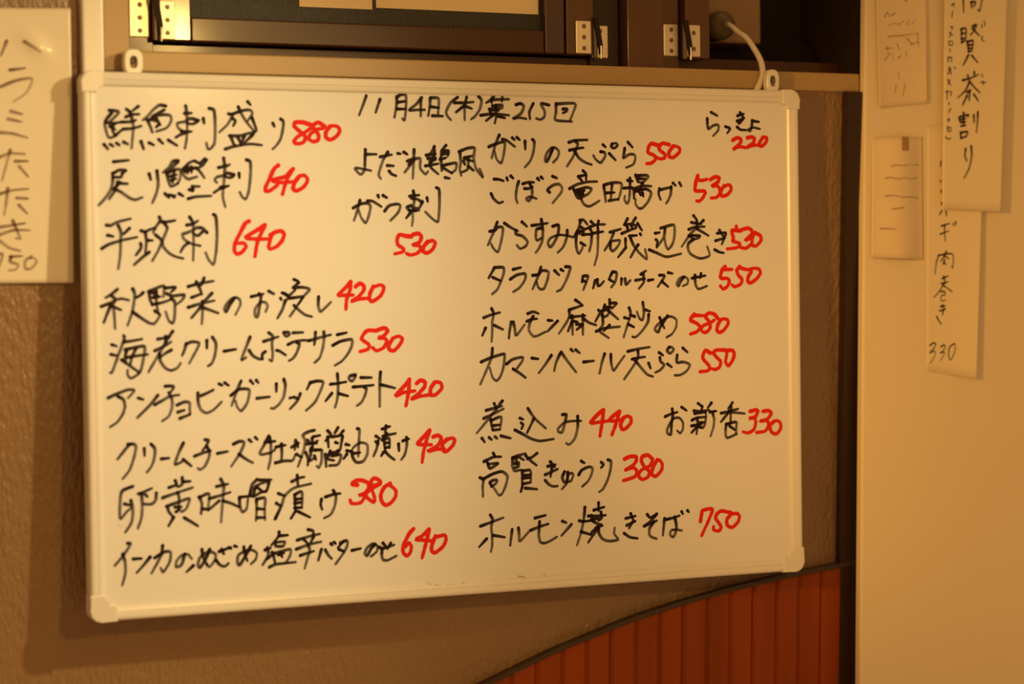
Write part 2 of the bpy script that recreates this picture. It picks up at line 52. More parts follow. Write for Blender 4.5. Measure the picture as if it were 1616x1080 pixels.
R|380|860,700,8.08|1015,200 1080,170 1160,170 1160,230 1110,290 1020,340 1120,310 1170,350 1150,420 1080,450 1000,475;1370,200 1310,150 1240,170 1230,230 1270,300 1330,360 1310,430 1240,460 1190,410 1230,340 1330,290 1370,220;1430,210 1380,300 1360,390 1410,420 1480,350 1495,270 1460,215 1410,230
K|ホルモン焼きそば|745,795,8.08|105,290 240,240 400,180;230,145 260,200 245,300 255,420 255,540 240,615;185,450 90,555;270,405 415,430;510,330 485,535;590,310 600,400 610,480 740,340;800,185 935,150;750,340 850,300 970,260;860,230 850,400 870,490 920,505 990,480 1080,425;1150,225 1200,245;1265,265 1140,410|890,785,8.08|265,130 255,250 220,440 165,610;195,300 240,310 340,300;215,440 350,480;430,400 310,575;440,70 440,170;380,165 510,125;310,240 420,240 530,230;350,230 370,300;470,190 480,260 440,300;340,290 440,270;360,300 430,340 490,360 400,390;440,370 445,460 490,530 570,560 690,540 640,470 645,390;420,380 350,450;790,270 910,240;850,210 890,310;800,360 910,305;870,320 830,395;765,460 840,510 935,525;1060,220 1100,260 1180,215;1180,215 1100,310 1015,370;1020,370 1180,300;1150,310 1090,400 1090,480 1120,510 1180,530;1280,270 1270,380 1260,485;1300,285 1400,260 1470,235;1410,250 1430,350 1430,420 1400,500 1370,500 1350,470 1370,420 1440,415 1500,425;1500,185 1515,215;1575,170 1590,190
R|750|1030,785,10.1|760,390 780,260 800,210 950,190 890,370 780,610;1250,250 1100,220 1030,260 1000,330 1060,420 1090,480 1050,540 970,520 970,470;1240,280 1180,360 1190,450 1270,480 1360,390 1380,300 1340,260 1240,270
"""
PAPERS = """
L|0,50,5.4|50,85 0,210;195,90 330,180;80,330 205,315;5,470 130,420 265,405 220,520 110,600;90,680 185,705;65,745 180,770;5,860 110,870 230,905|0,230,4.909|80,35 50,150 20,270;-20,95 80,60 190,65;120,120 215,120;150,160 220,240;65,330 55,430 40,535;-20,380 100,345 220,335;135,405 220,410;150,460 215,525;10,630 200,600;-10,695 110,655 235,655;105,580 140,660 165,720 130,715;10,740 80,790 165,815;-25,850 30,840 0,950;90,860 180,855;95,860 90,900 150,920 130,960 80,965;250,860 205,890 205,950 250,950 290,900 270,870 235,870
T|1480,0,9.82|400,-60 405,190;395,-50 690,-60 680,20 650,170 620,150;520,30 530,120;520,30 585,30 560,100;370,450 375,660;370,450 440,440 440,580;380,520 430,510;370,600 440,590;375,660 430,620;540,410 600,380 560,480 510,540;540,440 640,550;460,640 480,800;460,650 550,630 535,780;480,700 540,690;480,750 540,745;480,800 530,790;480,850 400,1010;530,860 620,970|1480,100,9|360,240 470,210 580,160;430,170 440,220;520,120 520,180;455,250 400,380 290,490;455,260 520,340 600,420;420,410 470,380;460,380 450,530;420,460 360,590;515,440 575,530;370,700 380,740;310,770 320,830;320,760 440,730 430,760;340,800 400,780;340,840 400,830;370,780 380,890;340,890 400,880;330,980 335,1070;335,985 425,970 410,1040;335,1060 410,1040;515,730 520,840;570,690 565,850 550,980|1460,210,7.714|500,190 490,270 510,340;565,160 570,280 540,430 480,550
t|1480,0,9.82|680,380 685,430;720,330 730,400;690,560 680,610 720,640;220,80 260,50 250,110;235,180 225,270;205,410 240,420 220,460;190,500 240,550;210,510 190,580;180,640 190,700 240,690 230,640 180,640;195,760 200,800;170,890 165,960;170,890 220,890 215,960|1480,100,9|170,50 200,160;160,90 190,70;150,150 190,90;240,50 260,80;150,230 190,310;160,290 180,230;120,400 180,400;140,400 140,510;200,400 190,460;165,560 170,590;190,640 160,700;150,810 170,780 165,830;150,900 150,960 190,960 190,910 150,920;625,150 640,200;610,270 680,270;640,250 650,310|1460,210,7.714|255,50 290,75 320,60
C|1460,210,7.714|190,350 185,410;185,580 190,600;190,700 195,730;195,850 205,880;200,950 170,1000;250,950 255,1010|1450,340,7.714|270,130 370,100;260,230 360,190;310,110 310,220 320,320;415,100 420,130;440,80 445,115;240,480 210,580 195,710;240,490 330,470 410,480 405,640 390,620;330,440 300,510 260,560;300,490 360,530;310,540 290,600;300,570 325,600;280,770 350,740;300,740 320,830;270,830 350,810;310,820 250,920 185,1000;290,850 400,930;265,930 310,930 310,970 270,980 270,1040 320,1030|1450,470,7.714|260,110 320,95;250,160 320,140;285,90 310,150;290,160 285,210;215,230 240,280 270,325;135,580 180,550 205,570 180,620 130,675 190,650 195,700 140,800;265,600 300,575 315,600 290,650 255,675 305,665 300,700 260,765;420,560 370,600 355,690 375,760 420,680 435,580 410,560
A|1360,0,5.684|200,150 220,110 240,150;260,140 300,115;240,230 290,210 330,220 370,190;400,220 420,180;450,210 480,170;230,330 350,320 500,300;200,440 280,430;220,420 230,500;310,400 330,450;400,350 450,400;490,310 500,420;430,400 500,380;200,540 250,480 280,540;320,520 350,500;390,470 395,510;320,660 330,720;300,770 290,830;380,760 360,860;350,-20 400,15 380,-10
B|1360,200,4.909|210,310 240,300 300,305 340,295;360,300 430,295;165,405 200,395 260,410 300,398 350,405 420,398;165,540 230,535 290,550 340,545 430,555;210,640 300,630;130,790 240,795
"""

# ------------------------------------------------------------------ camera
R = ((0.9145445, 0.0132845, -0.4042671), (-0.0216879, 0.9996333, -0.0162143), (0.4039034, 0.0235964, 0.9144973))
CAM = (-0.9991670, -2.3912740, 0.0565681)          # x, y, height over board centre
FPX = 3500.0
cd = bpy.data.cameras.new('camera')
cd.sensor_fit = 'HORIZONTAL'; cd.sensor_width = 36.0
cd.lens = FPX * 36.0 / 1616.0
cd.clip_start = 0.05; cd.clip_end = 50
cam = bpy.data.objects.new('camera', cd); C.objects.link(cam)
def bv(v): return Vector((v[0], v[2], -v[1]))       # photo axes (right, down, away) to Blender axes
right, down, fwd = bv(R[0]), bv(R[1]), bv(R[2])
m = Matrix.Identity(4)
for i in range(3):
    m[i][0] = right[i]; m[i][1] = -down[i]; m[i][2] = -fwd[i]
m[0][3], m[1][3], m[2][3] = CAM[0], CAM[1], CAM[2] + ZB
cam.matrix_world = m
cd.dof.use_dof = True
cd.dof.focus_distance = 2.66
cd.dof.aperture_fstop = 2.3
scene.camera = cam

# ------------------------------------------------------------------ light and exposure
scene.view_settings.view_transform = 'Standard'
scene.view_settings.look = 'None'
scene.view_settings.gamma = 1.0
scene.view_settings.use_curve_mapping = False
scene.view_settings.exposure = 0.0
w = bpy.data.worlds.new('room_glow'); scene.world = w; w.use_nodes = True
bg = w.node_tree.nodes['Background']
bg.inputs[0].default_value = (1.0, 0.53, 0.195, 1); bg.inputs[1].default_value = 0.41
def lamp(name, loc, power, col, size, aim=None, cone=60):
    """a shaded lamp: with an aim its shade throws a soft cone, without one it shines all round"""
    l = bpy.data.lights.new(name, 'SPOT' if aim else 'POINT'); l.energy = power; l.color = col; l.shadow_soft_size = size
    o = bpy.data.objects.new(name, l); C.objects.link(o); o.location = (loc[0], loc[1], loc[2] + ZB)
    if aim:
        l.spot_size = math.radians(cone); l.spot_blend = 1.0
        o.rotation_euler = (Vector(aim) - Vector(loc)).to_track_quat('-Z', 'Y').to_euler()
    return o
lamp('counter_lamp_light', (-0.105, -0.95, 0.48), 2.0, (1.0, 0.60, 0.21), 0.020)
lamp('near_shade_lamp_light', (0.45, -0.95, 0.60), 56.0, (1.0, 0.79, 0.40), 0.03, (-0.80, 0, -0.22), 60)
lamp('far_room_lamp_light', (0.29, -2.20, 0.60), 42.0, (1.0, 0.60, 0.17), 0.035, (-0.20, 0, -0.20), 46)
lamp('added_pier_fill_light', (-1.15, -0.95, 0.30), 78.0, (1.0, 0.52, 0.125), 0.04, (1.02, 0, -0.06), 33)  # added fill light aimed at the cream pier, no known lamp there

# ------------------------------------------------------------------ materials
def mat(name, col, rough=0.6, spec=0.5, metal=0.0, coat=0.0, bump=None, var=None, alpha=1.0):
    """bump = (scale, strength, distance, stretch xyz, rotation y); var = (scale, amount, stretch xyz)"""
    mt = bpy.data.materials.new(name); mt.use_nodes = True
    nt = mt.node_tree; b = nt.nodes['Principled BSDF']
    b.inputs['Base Color'].default_value = (*col, 1); b.inputs['Roughness'].default_value = rough
    b.inputs['Specular IOR Level'].default_value = spec; b.inputs['Metallic'].default_value = metal
    b.inputs['Coat Weight'].default_value = coat; b.inputs['Coat Roughness'].default_value = 0.12
    b.inputs['Alpha'].default_value = alpha
    tc = nt.nodes.new('ShaderNodeTexCoord')
    if var:
        mp = nt.nodes.new('ShaderNodeMapping'); mp.inputs['Scale'].default_value = var[2]
        n = nt.nodes.new('ShaderNodeTexNoise'); n.inputs['Scale'].default_value = var[0]; n.inputs['Detail'].default_value = 5
        mx = nt.nodes.new('ShaderNodeMix'); mx.data_type = 'RGBA'
        mx.inputs['A'].default_value = (*[c * (1 - var[1]) for c in col], 1)
        mx.inputs['B'].default_value = (*[min(1, c * (1 + var[1])) for c in col], 1)
        nt.links.new(tc.outputs['Object'], mp.inputs[0]); nt.links.new(mp.outputs[0], n.inputs[0])
        nt.links.new(n.outputs['Fac'], mx.inputs['Factor']); nt.links.new(mx.outputs['Result'], b.inputs['Base Color'])
    if bump:
        mp = nt.nodes.new('ShaderNodeMapping'); mp.inputs['Scale'].default_value = bump[3]
        mp.inputs['Rotation'].default_value = (0, bump[4], 0)
        n = nt.nodes.new('ShaderNodeTexNoise'); n.inputs['Scale'].default_value = bump[0]; n.inputs['Detail'].default_value = 3
        bp = nt.nodes.new('ShaderNodeBump'); bp.inputs['Strength'].default_value = bump[1]; bp.inputs['Distance'].default_value = bump[2]
        nt.links.new(tc.outputs['Object'], mp.inputs[0]); nt.links.new(mp.outputs[0], n.inputs[0])
        nt.links.new(n.outputs['Fac'], bp.inputs['Height']); nt.links.new(bp.outputs[0], b.inputs['Normal'])
    return mt

def ink_mat(name, col, a0, a1):
    mt = bpy.data.materials.new(name); mt.use_nodes = True
    nt = mt.node_tree; b = nt.nodes['Principled BSDF']
    b.inputs['Base Color'].default_value = (*col, 1); b.inputs['Roughness'].default_value = 0.55
    b.inputs['Specular IOR Level'].default_value = 0.08
    tc = nt.nodes.new('ShaderNodeTexCoord')
    n = nt.nodes.new('ShaderNodeTexNoise'); n.inputs['Scale'].default_value = 38; n.inputs['Detail'].default_value = 3
    mr = nt.nodes.new('ShaderNodeMapRange'); mr.inputs['From Min'].default_value = 0.32; mr.inputs['From Max'].default_value = 0.62
    mr.inputs['To Min'].default_value = a0; mr.inputs['To Max'].default_value = a1
    nt.links.new(tc.outputs['Object'], n.inputs[0]); nt.links.new(n.outputs['Fac'], mr.inputs['Value'])
    # the pen leaves most ink where a stroke begins and little where it is drawn fast
    at = nt.nodes.new('ShaderNodeAttribute'); at.attribute_name = 'ink_density'
    mu = nt.nodes.new('ShaderNodeMath'); mu.operation = 'MULTIPLY'; mu.use_clamp = True
    nt.links.new(mr.outputs[0], mu.inputs[0]); nt.links.new(at.outputs['Fac'], mu.inputs[1])
    nt.links.new(mu.outputs[0], b.inputs['Alpha'])
    return mt

M = {}
M['wallpaper'] = mat('textured_vinyl_wallpaper', (0.275, 0.155, 0.068), 0.31, 0.6, bump=(190, 1.0, 0.0030, (1.0, 1.0, 0.40), math.radians(28)), var=(7, 0.14, (1, 1, 1)))
M['white_plastic'] = mat('white_plastic', (0.80, 0.76, 0.68), 0.28, 0.5, var=(9, 0.02, (1, 1, 1)))
M['board_face'] = mat('white_enamel_face', (0.82, 0.80, 0.77), 0.14, 0.16, var=(4, 0.025, (1, 1, 1)))
M['tan_frame'] = mat('tan_painted_frame', (0.44, 0.285, 0.12), 0.34, 0.5, bump=(90, 0.08, 0.001, (0.05, 1, 1), 0), var=(10, 0.08, (0.2, 1, 1)))
M['sash_wood'] = mat('brown_varnished_wood', (0.062, 0.023, 0.007), 0.24, 0.5, coat=0.7, bump=(60, 0.12, 0.001, (0.1, 1, 1), 0), var=(30, 0.22, (0.08, 1, 1)))
M['rail_wood'] = mat('brown_rail_wood', (0.066, 0.025, 0.007), 0.30, 0.3, coat=0.12, bump=(60, 0.12, 0.001, (0.1, 1, 1), 0), var=(30, 0.22, (0.08, 1, 1)))
M['post_wood'] = mat('brown_upright_wood', (0.115, 0.049, 0.015), 0.34, 0.4, coat=0.2, bump=(60, 0.12, 0.001, (1, 1, 0.1), 0), var=(30, 0.22, (1, 1, 0.08)))
M['dark_wood_and_shade'] = mat('dark_wood_and_corner_shade', (0.035, 0.015, 0.006), 0.45, 0.4, var=(30, 0.2, (0.1, 1, 1)))  # dark post wood; on the corner strip the same colour is painted shade
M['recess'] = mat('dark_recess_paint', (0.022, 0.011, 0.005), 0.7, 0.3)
M['obscure_glass'] = mat('dark_patterned_glass', (0.034, 0.027, 0.024), 0.34, 0.28, bump=(420, 0.8, 0.001, (1, 1, 1), 0))
M['paper'] = mat('white_paper', (0.88, 0.74, 0.46), 0.75, 0.25, bump=(25, 0.15, 0.002, (1, 1, 1), 0), var=(12, 0.03, (1, 1, 1)))
M['old_paper'] = mat('yellowed_paper', (0.84, 0.67, 0.40), 0.8, 0.2, bump=(18, 0.35, 0.003, (1, 1, 1), 0), var=(16, 0.10, (1, 1, 1)))
M['laminate'] = mat('laminated_paper', (0.86, 0.77, 0.58), 0.42, 0.4, coat=0.35, bump=(9, 0.25, 0.003, (1, 1, 1), 0))
M['hinge_metal'] = mat('brushed_hinge_metal', (0.86, 0.74, 0.54), 0.36, 0.5, metal=0.75, bump=(200, 0.1, 0.0006, (1, 1, 0.1), 0))
M['screw'] = mat('dull_screw_metal', (0.20, 0.15, 0.10), 0.45, 0.5, metal=0.7)
M['cream_wall'] = mat('cream_wall_paint', (0.86, 0.72, 0.45), 0.6, 0.35, bump=(70, 0.08, 0.001, (1, 1, 1), 0), var=(5, 0.03, (1, 1, 1)))
M['cedar'] = mat('red_cedar_boards', (0.27, 0.047, 0.003), 0.46, 0.22, bump=(45, 0.15, 0.001, (1, 1, 0.05), 0), var=(22, 0.45, (1, 1, 0.05)))
M['capping'] = mat('dark_capping_strip', (0.055, 0.030, 0.014), 0.45, 0.4, var=(20, 0.15, (1, 1, 1)))
M['plate'] = mat('beige_outlet_plastic', (0.36, 0.22, 0.10), 0.45, 0.4)
M['plug'] = mat('grey_green_plug_plastic', (0.16, 0.125, 0.065), 0.30, 0.5)
M['cable'] = mat('white_cable_vinyl', (0.74, 0.64, 0.50), 0.35, 0.5)
M['tape'] = mat('brown_old_tape', (0.42, 0.24, 0.08), 0.4, 0.4)
M['ink_black'] = ink_mat('black_marker_ink', (0.020, 0.008, 0.004), 0.84, 1.0)
M['ink_red'] = ink_mat('red_marker_ink', (0.80, 0.022, 0.010), 0.95, 1.0)
M['ink_brown'] = ink_mat('thin_brown_brush_ink', (0.16, 0.065, 0.03), 0.38, 0.75)
M['ink_pen'] = ink_mat('black_brush_pen_ink', (0.035, 0.020, 0.010), 0.75, 0.98)
M['ink_faint'] = ink_mat('faint_brown_pencil', (0.26, 0.12, 0.045), 0.14, 0.42)
M['smudge'] = ink_mat('old_ink_smudge', (0.10, 0.05, 0.025), 0.10, 0.55)

# ------------------------------------------------------------------ mesh helpers (all z are heights over the board centre)
def link(name, me, material, parent=None):
    o = bpy.data.objects.new(name, me); C.objects.link(o)
    if material: me.materials.append(material)
    if parent: o.parent = parent
    return o
def from_bm(name, bm, material, parent=None, origin=(0, 0, 0), smooth=False):
    bmesh.ops.recalc_face_normals(bm, faces=bm.faces)
    if parent is None and origin != (0, 0, 0):
        bmesh.ops.translate(bm, verts=bm.verts, vec=(-origin[0], -origin[1], -origin[2]))
    me = bpy.data.meshes.new(name); bm.to_mesh(me); bm.free()
    if smooth:
        for p in me.polygons: p.use_smooth = True
    o = link(name, me, material, parent)
    if parent is None: o.location = (origin[0], origin[1], origin[2] + ZB)
    return o
def box(bm, x0, x1, y0, y1, z0, z1, bev=0.0, seg=2):
    vs = [bm.verts.new((x, y, z)) for x in (x0, x1) for y in (y0, y1) for z in (z0, z1)]
    fs = [bm.faces.new([vs[i] for i in q]) for q in ((0, 1, 3, 2), (4, 6, 7, 5), (0, 4, 5, 1), (2, 3, 7, 6), (0, 2, 6, 4), (1, 5, 7, 3))]
    if bev > 0:
        es = list({e for f in fs for e in f.edges})
        bmesh.ops.bevel(bm, geom=es, offset=bev, segments=seg, profile=0.5, affect='EDGES')
def prism(bm, pts, y0, y1):
    """polygon given as (x, z) pushed from y0 (front) to y1 (back)"""
    a = [bm.verts.new((x, y0, z)) for x, z in pts]; b = [bm.verts.new((x, y1, z)) for x, z in pts]
    bm.faces.new(a); bm.faces.new(b[::-1])
    for i in range(len(a)):
        j = (i + 1) % len(a); bm.faces.new((a[i], b[i], b[j], a[j]))
def tube(bm, pts, r, n=12):
    rings = []
    for i, p in enumerate(pts):
        t = (Vector(pts[min(i + 1, len(pts) - 1)]) - Vector(pts[max(i - 1, 0)])).normalized()
        a = t.cross(Vector((0.3, 1, 0.2))).normalized(); b = t.cross(a)
        rr = r[i] if isinstance(r, (list, tuple)) else r
        rings.append([bm.verts.new(Vector(p) + rr * (math.cos(2 * math.pi * k / n) * a + math.sin(2 * math.pi * k / n) * b)) for k in range(n)])
    for i in range(len(rings) - 1):
        for k in range(n):
            bm.faces.new((rings[i][k], rings[i][(k + 1) % n], rings[i + 1][(k + 1) % n], rings[i + 1][k]))
    bm.faces.new(rings[0][::-1]); bm.faces.new(rings[-1])
def lathe_y(bm, cx, cz, prof, n=24):
    """prof = list of (y, radius), turned about the axis x=cx, z=cz along y"""
    rings = [[bm.verts.new((cx + r * math.cos(2 * math.pi * k / n), y, cz + r * math.sin(2 * math.pi * k / n))) for k in range(n)] for y, r in prof]
    for i in range(len(rings) - 1):
        for k in range(n):
            bm.faces.new((rings[i][k], rings[i][(k + 1) % n], rings[i + 1][(k + 1) % n], rings[i + 1][k]))
    bm.faces.new(rings[0]); bm.faces.new(rings[-1])
def tag(o, label, cat, group=None):
    o['label'] = label; o['category'] = cat
    if group: o['group'] = group
    return o
def empty(name, loc, label, cat, group=None):
    o = bpy.data.objects.new(name, None); C.objects.link(o); o.location = (loc[0], loc[1], loc[2] + ZB)
    o.empty_display_size = 0.03
    return tag(o, label, cat, group)
def part(name, bm, material, parent, smooth=False):
    """a part: its coordinates are turned from room axes into the axes of its thing"""
    r = parent
    off = Vector((0, 0, 0))
    while r is not None:
        off += Vector(r.location); r = r.parent
    off.z -= ZB
    bmesh.ops.translate(bm, verts=bm.verts, vec=-off)
    return from_bm(name, bm, material, parent, smooth=smooth)
def struct(o):
    o['kind'] = 'structure'; return o
def smooth_line(p, step):
    """Catmull-Rom through the points of one pen stroke"""
    if len(p) == 2: q = p
    else:
        q = []
        e = [(2 * p[0][0] - p[1][0], 2 * p[0][1] - p[1][1])] + p + [(2 * p[-1][0] - p[-2][0], 2 * p[-1][1] - p[-2][1])]
        for i in range(1, len(e) - 2):
            a, b, c, d = e[i - 1], e[i], e[i + 1], e[i + 2]
            n = 5
            for k in range(n):
                t = k / n; t2 = t * t; t3 = t2 * t
                # a softer tension keeps written corners crisp
                s = 0.38
                h = [2 * t3 - 3 * t2 + 1, t3 - 2 * t2 + t, -2 * t3 + 3 * t2, t3 - t2]
                q.append(tuple(h[0] * b[j] + h[1] * s * (c[j] - a[j]) + h[2] * c[j] + h[3] * s * (d[j] - b[j]) for j in (0, 1)))
        q.append(p[-1])
    out = [q[0]]
    for a, b in zip(q, q[1:]):
        L = math.hypot(b[0] - a[0], b[1] - a[1]); n = max(1, int(L / step))
        for k in range(1, n + 1): out.append((a[0] + (b[0] - a[0]) * k / n, a[1] + (b[1] - a[1]) * k / n))
    return out
def ribbon(bm, pts, width, ysurf, lift, tail=0.75, fade=0.4):
    """one flat stroke of ink with round ends lying on a surface y = ysurf(x, z)"""
    n = len(pts); L = []; R_ = []; den = []
    lay = bm.verts.layers.float.get('ink_density') or bm.verts.layers.float.new('ink_density')
    total = sum(math.hypot(b[0] - a[0], b[1] - a[1]) for a, b in zip(pts, pts[1:])) or 1e-6
    fast = fade * min(1.0, total / 0.030)
    def v(x, z, k=0):
        q = bm.verts.new((x, ysurf(x, z) - lift - 0.00001 * k / n, z)); q[lay] = den[k]; return q
    for i, (x, z) in enumerate(pts):
        a = pts[max(i - 1, 0)]; b = pts[min(i + 1, n - 1)]
        tx, tz = b[0] - a[0], b[1] - a[1]; l = math.hypot(tx, tz) or 1e-9; tx /= l; tz /= l
        u = i / max(1, n - 1)
        h = 0.5 * width * (1.08 - (1.08 - tail) * u) * (1 + 0.07 * math.sin(i * 1.7 + x * 900))
        L.append((x - tz * h, z + tx * h)); R_.append((x + tz * h, z - tx * h))
        den.append(1.0 - fast * min(1.0, u * 3.0) * (0.45 + 0.55 * abs(tz)))
        if i == 0: t0 = (tx, tz, h)
        if i == n - 1: t1 = (tx, tz, h)
    Lv = [v(p[0], p[1], i) for i, p in enumerate(L)]; Rv = [v(p[0], p[1], i) for i, p in enumerate(R_)]
    for i in range(n - 1):
        bm.faces.new((Lv[i], Rv[i], Rv[i + 1], Lv[i + 1]))
    for (x, z), (tx, tz, h), sgn, A, B, kk in ((pts[0], t0, -1, Lv[0], Rv[0], 0), (pts[-1], t1, 1, Lv[-1], Rv[-1], n - 1)):
        fan = [A]
        for k in (1, 2, 3, 4):
            an = math.pi * k / 5
            fan.append(v(x - tz * h * math.cos(an) + sgn * tx * h * math.sin(an), z + tx * h * math.cos(an) + sgn * tz * h * math.sin(an), kk))
        fan.append(B)
        bm.faces.new(fan)
def photo_to_plane(px, py, yp):
    """where the sight line of the survey camera meets the plane y = yp: gives (x, z)"""
    a, b = (px - 808) / FPX, (py - 540) / FPX
    d = [R[0][i] * a + R[1][i] * b + R[2][i] for i in range(3)]
    s = (yp - CAM[1]) / d[2]
    return CAM[0] + s * d[0], CAM[2] - s * d[1]
def strokes(blocks, yp):
    out = []
    for head, body in blocks:
        x0, y0, sc = head
        for s in body.split(';'):
            out.append([photo_to_plane(x0 + float(q.split(',')[0]) / sc, y0 + float(q.split(',')[1]) / sc, yp) for q in s.split()])
    return out
def ink(name, blocks, yp, width, material, parent, ysurf, tail=0.75, label=None, base=0.00025, fade=0.4):
    bm = bmesh.new()
    for i, s in enumerate(strokes(blocks, yp)):
        ribbon(bm, smooth_line(s, 0.0016), width, ysurf, base + 0.00003 * (i % 12), tail, fade)
    o = part(name, bm, material, parent)
    if label: o['label'] = label
    return o
def parse(txt):
    res = []
    for ln in txt.strip().splitlines():
        f = ln.split('|'); kind, text = f[0], f[1]
        blocks = [(tuple(float(v) for v in f[i].split(',')), f[i + 1]) for i in range(2, len(f), 2)]
        res.append((kind, text, blocks))
    return res

# ------------------------------------------------------------------ the setting
WALL = 0.030                    # front of the papered wall at sill height, behind the board
LEAN = 0.045                    # the board hangs out of parallel: the wall falls away from it downwards
def wall_y(z): return WALL + LEAN * (0.3030 - z) if z < 0.3030 else WALL
def lean(bm):
    for v in bm.verts:
        if v.co.z < 0.3030: v.co.y += LEAN * (0.3030 - v.co.z)
SILL = 0.024                    # front of the window sill the board hangs from
bm = bmesh.new()
box(bm, -1.30, 0.5700, WALL, 0.22, -1.30, 0.3030)
box(bm, -1.30, -0.4160, WALL, 0.22, 0.3030, 0.75)
lean(bm)
struct(from_bm('wall_back', bm, M['wallpaper'], origin=(-0.3, WALL, -1.30)))

bm = bmesh.new()
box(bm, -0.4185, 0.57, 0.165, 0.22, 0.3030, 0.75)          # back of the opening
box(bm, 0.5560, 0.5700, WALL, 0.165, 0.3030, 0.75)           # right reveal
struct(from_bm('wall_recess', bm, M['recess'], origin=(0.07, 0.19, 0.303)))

# window frame: left upright and long sill of tan painted wood
bm = bmesh.new()
box(bm, -0.4183, -0.3892, SILL, 0.15, 0.3030, 0.75, 0.0015)
box(bm, -0.3895, 0.5580, SILL, 0.165, 0.3030, 0.3262, 0.0018)
wf = struct(from_bm('window_1', bm, M['tan_frame'], origin=(0.07, SILL, 0.303)))
bm = bmesh.new()
box(bm, -0.3892, -0.3530, 0.060, 0.15, 0.3262, 0.75, 0.001)
part('window_jamb', bm, M['rail_wood'], wf)
bm = bmesh.new()
box(bm, -0.3530, 0.2370, 0.070, 0.15, 0.3262, 0.3395, 0.001)
box(bm, 0.2880, 0.5550, 0.070, 0.15, 0.3262, 0.3440, 0.001)
part('window_ledge', bm, M['rail_wood'], wf)
for x0, x1, y0, mm in ((0.2377, 0.2877, 0.046, 'post_wood'), (0.1945, 0.2345, 0.064, 'dark_wood_and_shade'), (0.2900, 0.3140, 0.056, 'post_wood')):
    bm = bmesh.new(); box(bm, x0, x1, y0, 0.15, 0.3262, 0.75, 0.0012)
    part('window_post', bm, M[mm], wf)

bm = bmesh.new()
box(bm, -0.4436, -0.4187, 0.0175, WALL + 0.012, 0.05, 0.75, 0.003, 3)
struct(from_bm('trim_1', bm, M['white_plastic'], origin=(-0.43, 0.04, 0.05)))

# cedar boarding with an arched top, and its dark capping
ARCH = [(-0.30, -0.585), (-0.20, -0.525), (-0.10, -0.472), (0.0372, -0.4148), (0.13, -0.381), (0.2334, -0.350), (0.30, -0.335), (0.3675, -0.3225), (0.46, -0.309), (0.5594, -0.2985)]
def arch(x):
    if x <= ARCH[0][0]: return ARCH[0][1] + (x - ARCH[0][0]) * 0.66
    for (a, za), (b, zb) in zip(ARCH, ARCH[1:]):
        if x <= b: return za + (zb - za) * (x - a) / (b - a)
    return ARCH[-1][1] + (x - ARCH[-1][0]) * 0.09
bm = bmesh.new()
x = -1.30; k = 0
while x < 0.565:
    x1 = min(x + 0.0335, 0.5655)
    top0, top1 = arch(x), arch(x1)
    if top0 > -1.28:
        y = WALL - 0.012 + 0.0006 * ((k * 7) % 3)
        # each board: tongue-and-groove with a soft sloping edge on both sides
        a, b = x, x1
        sec = [(a, y + 0.0035), (a + 0.0008, y + 0.0032), (a + 0.0040, y), (b - 0.0040, y), (b - 0.0008, y + 0.0032), (b, y + 0.0035), (b, WALL + 0.004), (a, WALL + 0.004)]
        lo = [bm.verts.new((xx, yy, -1.30)) for xx, yy in sec]; hi = [bm.verts.new((xx, yy, arch(xx) - 0.003)) for xx, yy in sec]
        bm.faces.new(lo); bm.faces.new(hi[::-1])
        for i in range(len(sec)):
            j = (i + 1) % len(sec); bm.faces.new((lo[i], lo[j], hi[j], hi[i]))
    x = x1; k += 1
lean(bm)
struct(from_bm('trim_2', bm, M['cedar'], origin=(0, 0.04, -1.30)))
bm = bmesh.new()
pts = [(-1.3 + i * 0.02, arch(-1.3 + i * 0.02)) for i in range(94) if arch(-1.3 + i * 0.02) > -1.28 and -1.3 + i * 0.02 < 0.563]
loop_t = pts; loop_b = [(x, z - 0.0056) for x, z in pts]
for (a, b, c, d) in zip(loop_t, loop_t[1:], loop_b[1:], loop_b):
    prism(bm, [a, b, c, d], WALL - 0.0145, WALL + 0.004)
bmesh.ops.remove_doubles(bm, verts=bm.verts, dist=1e-5)
lean(bm)
struct(from_bm('trim_3', bm, M['capping'], origin=(0, 0.04, -1.0)))
# added dark strip, painted shade between papered wall and cream pier
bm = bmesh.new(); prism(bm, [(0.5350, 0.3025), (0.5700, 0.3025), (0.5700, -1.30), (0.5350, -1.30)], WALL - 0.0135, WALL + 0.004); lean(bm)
struct(from_bm('corner_shade_strip', bm, M['dark_wood_and_shade'], origin=(0.552, 0.04, -1.30)))

PIER = 0.012
bm = bmesh.new(); prism(bm, [(0.5665, 0.75), (1.35, 0.75), (1.35, -1.30), (0.5245, -1.30)], PIER, WALL - 0.007)
es = [e for e in bm.edges if all(v.co.x < 0.6 for v in e.verts) and all(v.co.y < PIER + 0.001 for v in e.verts)]
bmesh.ops.bevel(bm, geom=es, offset=0.003, segments=3, profile=0.5, affect='EDGES')
box(bm, 0.5705, 1.35, WALL - 0.008, 0.22, -1.30, 0.75)
struct(from_bm('wall_right', bm, M['cream_wall'], origin=(0.95, 0.05, -1.30)))

# ------------------------------------------------------------------ whiteboard
W2, H2 = 0.45, 0.30
board = empty('whiteboard', (0, 0.015, -H2), 'white framed whiteboard covered in black handwritten menu lines and red prices', 'whiteboard')
bm = bmesh.new(); box(bm, -W2 + 0.006, W2 - 0.006, 0.0, 0.012, -H2 + 0.006, H2 - 0.006)
part('writing_surface', bm, M['board_face'], board)
